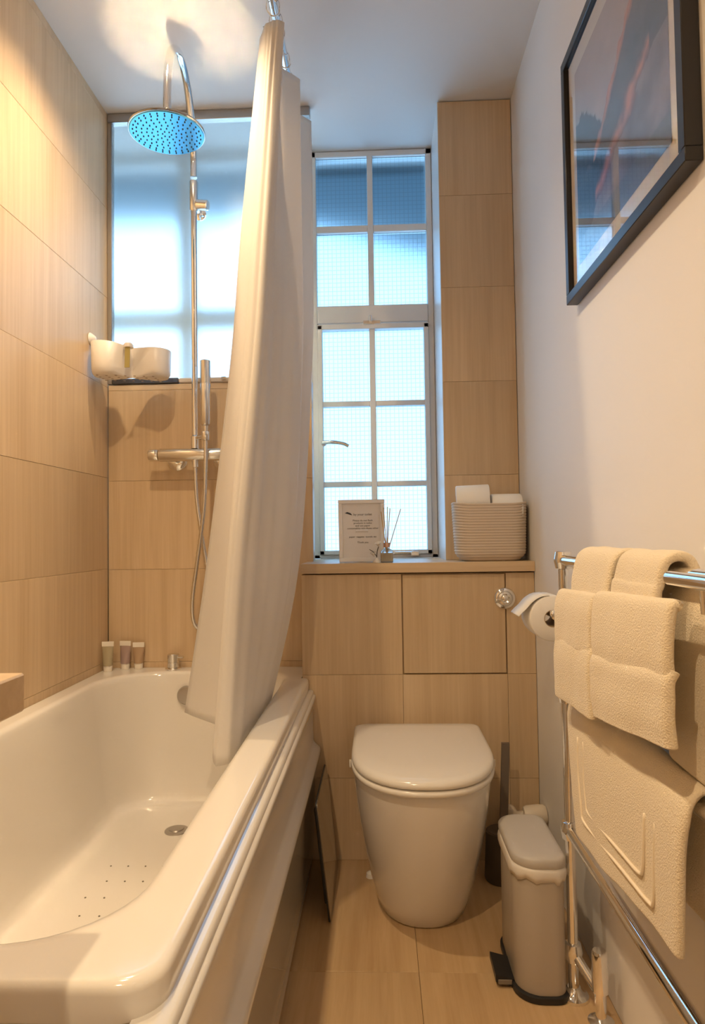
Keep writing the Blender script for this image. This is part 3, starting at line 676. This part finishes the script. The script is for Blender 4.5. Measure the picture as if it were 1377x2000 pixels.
bm = B(); tube(bm, spline([(-.008, 2.085, ZS+.014), (-.006, 2.085, ZS+.035), (.0, 2.085, ZS+.055)]), .0014, 7); tube(bm, spline([(-.008, 2.085, ZS+.02), (-.018, 2.085, ZS+.034), (-.030, 2.085, ZS+.042)]), .0011, 7); obj('stem', bm, M['ink'], fo)
bm = B(); lathe(bm, (-.001, 2.085, ZS+.050), (-.2, -.5, 1), [(0, .001), (.006, .004), (.012, .008), (.014, .0105), (.0125, .0075), (.006, .003), (.003, .0)], 16); obj('bloom', bm, M['ceramic'], fo)
bm = B(); lathe(bm, (-.016, 2.084, ZS+.020), (-.3, -.4, 1), [(0, .001), (.006, .004), (.012, .007), (.014, .009), (.011, .006), (.004, .0)], 16); obj('bloom', bm, M['ceramic'], fo)

# ================================================================== RIGHT SIDE: towel warmer
PX, PY = .400, 1.475
tw = empty('towel_warmer', (PX, PY, 0), 'floor standing chrome tube towel warmer along the right wall', 'towel rail')
PY2 = .28
for y in (PY, PY2):
    bm = B(); tube(bm, [(PX, y, .02), (PX, y, .93)], .0108, 18); obj('post', bm, M['chrome'], tw)
    for z in (.928, .640, .350, .095): obj('ball_joint', lathe(B(), (PX, y, z-.02), (0, 0, 1), [(0, .0125), (.002, .0165), (.012, .0185), (.020, .020), (.028, .0185), (.038, .0165), (.040, .0125)], 20), M['chrome'], tw)
    bm = B(); lathe(bm, (PX, y, .0005), (0, 0, 1), [(0, .030), (.006, .030), (.012, .018), (.022, .0135)], 22); obj('foot_flange', bm, M['chrome'], tw)
for z in (.928, .640, .350):
    obj('rail', tube(B(), [(PX, PY, z), (PX, PY2, z)], .0122, 18), M['chrome'], tw)
obj('rear_rail', tube(B(), [(.428, PY-.05, .897), (.428, PY2+.05, .897)], .008, 14), M['chrome'], tw)
for y in (PY-.05, PY2+.05): obj('rail_link', cyl(B(), (.428, y, .897), (PX, y, .925), .006, 10), M['chrome'], tw)
obj('wall_stay', cyl(B(), (.428, 1.40, .897), (XR, 1.40, .897), .007, 12), M['chrome'], tw)
bm = B(); tube(bm, [(.357, .838, .930), (.357, .32, .930)], .009, 18); obj('front_bar', bm, M['chrome'], tw)
bm = B(); cyl(bm, (.357, .80, .928), (PX, .80, .928), .007, 12); tube(bm, [(.380, .80, .928), (.382, .80, .89)], .007, 10); obj('bar_bracket', bm, M['chrome'], tw)
# radiator valve
bm = B(); lathe(bm, (PX+.032, PY-.075, .012), (0, 0, 1), [(0, .011), (.050, .011), (.051, .0165), (.090, .0165), (.094, .0155), (.125, .0155), (.131, .013), (.132, .001)], 20); cyl(bm, (PX, PY, .095), (PX+.032, PY-.075, .055), .010, 14); obj('valve', bm, M['chrome'], tw)
bm = B(); lathe(bm, (PX+.032, PY-.075, .0005), (0, 0, 1), [(0, .026), (.004, .026), (.012, .012)], 20); obj('valve_collar', bm, M['chrome_soft'], tw)

# ---- towels
def sheet(name, parent, prof_pts, y0, y1, thick, mtl, ny_=14, nz_seg=8, wob=.003, y_of=None, seed=0, zs=None):
    """cloth band: profile in XZ swept along Y from y0 (far) to y1 (near); y_of(t,s) may shift the edges"""
    rnd = random.Random(seed); ph = [rnd.uniform(0, 6) for _ in range(4)]
    pl = spline([(p[0], 0, p[1]) for p in prof_pts], nz_seg); bm = B(); n = len(pl); G = []
    for i, p in enumerate(pl):
        t = i/(n-1); row = []
        for j in range(ny_+1):
            s = j/ny_; a, b = (y0, y1) if y_of is None else y_of(t)
            y = a+(b-a)*s
            e = wob*(math.sin(s*9+ph[0]+t*3)*.6+math.sin(s*21+ph[1]+t*5)*.25+math.sin(t*14+ph[2])*.3)
            edge = -abs(thick)*.35*(1 if j in (0, ny_) else 0)
            row.append(bm.verts.new((p.x+e*.8, y, p.z+e*.4+(zs(t, s) if zs else 0))))
        G.append(row)
    for a, b in zip(G, G[1:]):
        for j in range(ny_): bm.faces.new((a[j], a[j+1], b[j+1], b[j]))
    o = obj(name, bm, mtl, parent, smooth=180)
    s_ = o.modifiers.new('thickness', 'SOLIDIFY'); s_.thickness = thick; s_.offset = 0
    ss_ = o.modifiers.new('soft', 'SUBSURF'); ss_.levels = 2; ss_.render_levels = 2
    return o
def hand_towel(ya0, ya1, yb0, yb1, zc, zt, zb, rise, label, seed):
    """rise: how much higher the near edge hangs at cuff, seam and hem"""
    t = empty('hand_towel', (PX-.03, (ya0+ya1)/2, zb), label, 'towel', 'hand towels on the top rail')
    # band over the rail: front down to the cuff, over the tube, down behind
    sheet('folded_band', t, [(.366, zc-.05), (.367, zc+.02), (.372, .915), (.382, .945), (.400, .954), (.418, .945), (.427, .91), (.428, .80)], ya0, ya1, .014, M['towel'], seed=seed)
    # wide cuff tucked round the band, then the hanging end
    sheet('upper_cuff', t, [(.366, zc+.004), (.358, zc+.002), (.352, zc-.022), (.350, zt+.03), (.351, zt)], yb0, yb1, .016, M['towel'], seed=seed+1, wob=.0018, zs=lambda u, v: v*(rise[0]+(rise[1]-rise[0])*u))
    sheet('lower_end', t, [(.355, zt+.012), (.349, zt-.004), (.3475, zt-.03), (.348, zb+.03), (.350, zb)], yb0+.002, yb1-.003, .017, M['towel'], seed=seed+3, wob=.0018, zs=lambda u, v: v*(rise[1]+(rise[2]-rise[1])*u))
    return t
hand_towel(1.285, 1.085, 1.345, 1.122, .866, .775, .668, (.008, .010, .012), 'folded cream hand towel on the top rail nearest the toilet', 11)
hand_towel(1.070, .905, 1.118, .828, .880, .780, .686, (.010, .026, .038), 'folded cream hand towel on the top rail nearer the chrome bar end', 23)
btw = empty('bath_towel', (.44, .72, .5), 'large cream bath towel hanging behind at the right wall', 'towel')
sheet('towel_cloth', btw, [(.401, .672), (.402, .74), (.404, .82), (.408, .882), (.418, .908), (.428, .912), (.438, .905), (.446, .87), (.450, .70)], .965, .45, .010, M['towel'], seed=41, wob=.002)
bmat_ = empty('bath_mat', (.385, 1.1, .42), 'cream towelling bath mat with sculpted border over the middle rail', 'bath mat')
sheet('mat_cloth', bmat_, [(.372, .405), (.372, .48), (.374, .58), (.379, .640), (.390, .661), (.402, .664), (.414, .655), (.422, .62), (.425, .52), (.426, .47)], 1.375, .850, .013, M['towel'], seed=51, wob=.004, ny_=22, y_of=lambda t: (1.375-.05*max(0, .3-t)/.3, .850+.02*max(0, .3-t)/.3), zs=lambda t, s: .045*s*max(0, .3-t)/.3)
def ridge(pts): return tube(B(), spline([(x+.0022, y, z+.045*max(0, (1.35-y)/.5)*.6) for x, y, z in pts], 5), .0026, 8)
obj('border_ridge', ridge([(.3655, 1.285, .600), (.3645, 1.285, .54), (.3640, 1.27, .475), (.3638, 1.26, .455), (.3638, 1.2, .452), (.3638, 1.06, .452), (.3638, .965, .452), (.3638, .945, .462), (.3645, .94, .52), (.366, .935, .57)]), M['towel_band'], bmat_, smooth=180)
obj('border_ridge', ridge([(.3655, 1.250, .600), (.3645, 1.250, .54), (.3640, 1.24, .495), (.3638, 1.23, .480), (.3638, 1.18, .478), (.3638, 1.06, .477), (.3638, .995, .478), (.3638, .98, .49), (.3645, .975, .53), (.366, .972, .57)]), M['towel_band'], bmat_, smooth=180)

# toilet roll holder on the right wall
th = empty('toilet_roll_holder', (XR, 1.72, .79), 'chrome toilet roll holder fixed to the right wall behind the towel warmer', 'holder')
bm = B(); lathe(bm, (XR-.0005, 1.70, .795), (-1, 0, 0), [(0, .022), (.006, .022), (.009, .010)], 20); cyl(bm, (XR-.006, 1.70, .795), (.405, 1.70, .795), .007, 14); obj('arm', bm, M['chrome'], th)
bm = B(); tube(bm, [(.412, 1.60, .795), (.405, 1.745, .795)], .009, 14); lathe(bm, (.412, 1.6, .795), (0, -1, 0), [(-.002, .010), (0, .0125), (.006, .0125), (.008, .010)], 16); obj('spindle', bm, M['chrome'], th)
tr = paper_roll('toilet_roll', (.412, 1.670, .783), (0, 1, 0), .100, .055, 'toilet roll with a loose end hanging on the wall holder', None)
pts = [(.405-.055*math.cos(a), .783+.055*math.sin(a)) for a in [math.radians(d) for d in range(90, 24, -11)]]
pts = [(.405, .8385), (.385, .836), (.366, .825), (.350, .808), (.338, .797), (.331, .789)]
bm = B(); pl = spline([(p[0], 0, p[1]) for p in pts], 4); V0 = [bm.verts.new((p.x, 1.621, p.z)) for p in pl]; V1 = [bm.verts.new((p.x, 1.719, p.z)) for p in pl]
for i in range(len(pl)-1): bm.faces.new((V0[i], V0[i+1], V1[i+1], V1[i]))
lo_ = obj('loose_sheet', bm, M['paper'], tr, smooth=180); lo_.modifiers.new('thickness', 'SOLIDIFY').thickness = .0012

# ================================================================== bin, brush, waste pipe
pb = empty('pedal_bin', (.345, 1.575, 0), 'slim warm grey pedal bin with rounded lid beside the toilet', 'bin')
def binr(g_, z, dx_=0): return rrect(.278-g_+dx_, .385+g_, 1.450-g_, 1.680+g_, tuple(q+min(0, g_) for q in (.03, .045, .055, .03)), z, 8)
obj('base_ring', loft(B(), [binr(.002, .0005), binr(.004, .003), binr(.004, .014), binr(.0, .016)]), M['black_plastic'], pb)
obj('body', loft(B(), [binr(-.002, .016), binr(-.001, .018), binr(-.001, .272), binr(-.003, .274)]), M['bin'], pb)
bm = B(); rr_ = []
for z, g_ in ((.250, .002), (.262, .005), (.272, .004), (.280, .001)):
    q = binr(g_, z); 
    for i, p in enumerate(q): p.z += .004*math.sin(i*1.7)+.003*math.sin(i*.6) if z < .27 else 0
    rr_.append(q)
loft(bm, rr_, False, False); o = obj('liner_edge', bm, M['liner'], pb, smooth=60); o.modifiers.new('thickness', 'SOLIDIFY').thickness = .001
obj('lid', loft(B(), [binr(.002, .279), binr(.003, .282), binr(.003, .294), binr(.000, .299), binr(-.008, .302), binr(-.018, .3032)]), M['bin_lid'], pb, smooth=50)
obj('pedal', loft(B(), [[(.279-.040*k, y, z) for y, z in ((1.500, .003+.010*k), (1.580, .003+.012*k), (1.580, .020+.010*k), (1.500, .020+.008*k))] for k in (0, .5, 1)] ), M['black_plastic'], pb)
bm = B(); box(bm, .244, .274, 1.4980, 1.5003, .009, .019, .0008); obj('pedal_pad', bm, mat('grey_pedal_pad', (.22, .19, .16), .4), pb)
tb = empty('toilet_brush', (.335, 1.98, 0), 'toilet brush with a flat grey brown handle in the corner behind the bin', 'toilet brush')
bm = B(); loft(bm, [[(x0+a, 1.955+b, z) for a, b in ((-.011, -.006), (.011, -.006), (.011, .006), (-.011, .006))] for z, x0 in ((.13, .342), (.375, .353), (.388, .353))]); obj('handle', bm, M['brush'], tb, smooth=20)
bm = B(); lathe(bm, (.338, 1.965, .0005), (0, 0, 1), [(0, .048), (.006, .050), (.135, .044), (.138, .040), (.13, .016)], 26); obj('pot', bm, mat('dark_brush_pot', (.10, .075, .06), .4), tb)
wp = empty('waste_pipe', (.44, 2.0, .17), 'off-white plastic waste pipe elbow low on the right wall', 'pipe')
bm = B(); tube(bm, spline([(.375, 2.068, .150), (.378, 2.03, .152), (.392, 2.0, .158), (.412, 1.99, .165)], 6), .018, 16); obj('bend', bm, M['pipe'], wp)
bm = B(); lathe(bm, (.408, 1.992, .165), (1, -.05, .12), [(0, .022), (.003, .027), (.012, .029), (.045, .029), (.060, .027), (.066, .022)], 22); obj('coupling', bm, M['pipe'], wp)
bm = B(); lathe(bm, (.378, 2.045, .148), (0, 1, 0), [(-.012, .021), (-.008, .024), (.018, .024), (.024, .021)], 20); obj('collar', bm, M['pipe'], wp)

# ================================================================== picture on the right wall
py0, py1, pz0, pz1, pd = .958, 1.565, 1.518, 2.090, .026
fx = XR-.001
pc = empty('framed_picture', (XR, (py0+py1)/2, (pz0+pz1)/2), 'black framed print of dark misty mountains on the right wall', 'picture')
fw_ = .022
for a, b, c, d in ((py0, py1, pz1-fw_, pz1), (py0, py1, pz0, pz0+fw_), (py0, py0+fw_, pz0+fw_, pz1-fw_), (py1-fw_, py1, pz0+fw_, pz1-fw_)):
    obj('frame_bar', box(B(), fx-pd, fx, a, b, c, d, .0012), M['black_frame'], pc)
obj('mount_board', box(B(), fx-.012, fx-.004, py0+fw_-.002, py1-fw_+.002, pz0+fw_-.002, pz1-fw_+.002), M['matboard'], pc)
# the print: a grid with painted vertices
iy0, iy1, iz0, iz1 = py0+fw_+.045, py1-fw_-.045, pz0+fw_+.045, pz1-fw_-.045
NU, NVp = 110, 110
def noise2(x, y):
    from mathutils import noise as nz_
    return nz_.fractal(Vector((x, y, 3.1)), .9, 2.1, 4)
def paint(u, v):  # colours of the printed paper
    """u 0 far .. 1 near, v 0 bottom .. 1 top"""
    n = noise2(u*5, v*5); n2 = noise2(u*16+4, v*16)
    sky = Vector((.42, .36, .37))*(1+.14*n)
    c = sky
    left_peak = .56 + .20*max(0, 1-abs(u-.10)/.34) + .03*n2   # dark pines and crag on the far side
    right_slope = .40 + .85*max(0, u-.22) + .035*n2           # big dark face rising to the near side
    if v < left_peak - .25*u: c = Vector((.022, .024, .030))*(1+.5*n)
    if v < right_slope: c = Vector((.060, .058, .075))*(1+.6*n+.3*n2)
    d = v-right_slope
    if -.06 < d < .012 and u > .2: c = c.lerp(Vector((.66, .25, .15)), min(1, max(0, 1-abs(d+.022)/.045)*(.9+.4*n2)))
    if v < .40: c = Vector((.035, .038, .048))*(1+.6*n)
    g = v-(.10+.46*u+.05*n)                                   # second glowing ridge lower down
    if v < .52 and abs(g) < .06 and .25 < u < .85: c = c.lerp(Vector((.62, .23, .14)), min(1, max(0, (1-abs(g)/.06)*(.8+.45*n2))))
    if v < .46 and g < -.05: c = Vector((.20, .16, .18))*(1+.7*n)
    if v < .12: c = c.lerp(Vector((.10, .12, .14)), .7)
    return c
bm = B(); lay = bm.loops.layers.float_color.new('ink')
grid = [[bm.verts.new((fx-.0126, iy1+(iy0-iy1)*i/NU, iz0+(iz1-iz0)*j/NVp)) for j in range(NVp+1)] for i in range(NU+1)]
cols = [[paint(i/NU, j/NVp) for j in range(NVp+1)] for i in range(NU+1)]
idx = {grid[i][j]: cols[i][j] for i in range(NU+1) for j in range(NVp+1)}
for i in range(NU):
    for j in range(NVp):
        f_ = bm.faces.new((grid[i][j], grid[i][j+1], grid[i+1][j+1], grid[i+1][j]))
        for lp in f_.loops: q = idx[lp.vert]; lp[lay] = (max(q.x, .01), max(q.y, .01), max(q.z, .01), 1)
mp_ = mat('printed_paper', (.5, .5, .5), .7); at = mp_.node_tree.nodes.new('ShaderNodeVertexColor'); at.layer_name = 'ink'
mp_.node_tree.links.new(at.outputs[0], mp_.node_tree.nodes['Principled BSDF'].inputs['Base Color'])
pr = obj('print', bm, mp_, pc, smooth=0); pr['label'] = 'dark mountain print with orange glowing ridges'
obj('glazing', box(B(), fx-.0195, fx-.0175, py0+fw_-.001, py1-fw_+.001, pz0+fw_-.001, pz1-fw_+.001), M['picture_glass'], pc, smooth=0)

# ================================================================== vanity at the near end of the bath
va = empty('vanity_unit', (-.63, .2, 0), 'wooden vanity worktop corner jutting in at the left edge above the bath', 'vanity')
obj('worktop', box(B(), XL+.001, -.338, -.55, .628, .826, .862, .002), M['tile_h'], va)
obj('cabinet_body', box(B(), XL+.001, -.365, -.53, .60, .08, .826), M['tile_v'], va)
for y0_, y1_ in ((-.525, .03), (.036, .595)):
    d_ = obj('door', box(B(), -.365, -.348, y0_, y1_, .09, .82, .002), M['tile_v'], va)
    bm = B(); cyl(bm, (-.340, (y0_+y1_)/2-.06, .74), (-.340, (y0_+y1_)/2+.06, .74), .005, 12); 
    for q in (-.05, .05): cyl(bm, (-.349, (y0_+y1_)/2+q, .74), (-.340, (y0_+y1_)/2+q, .74), .004, 10)
    obj('handle', bm, M['chrome'], d_)
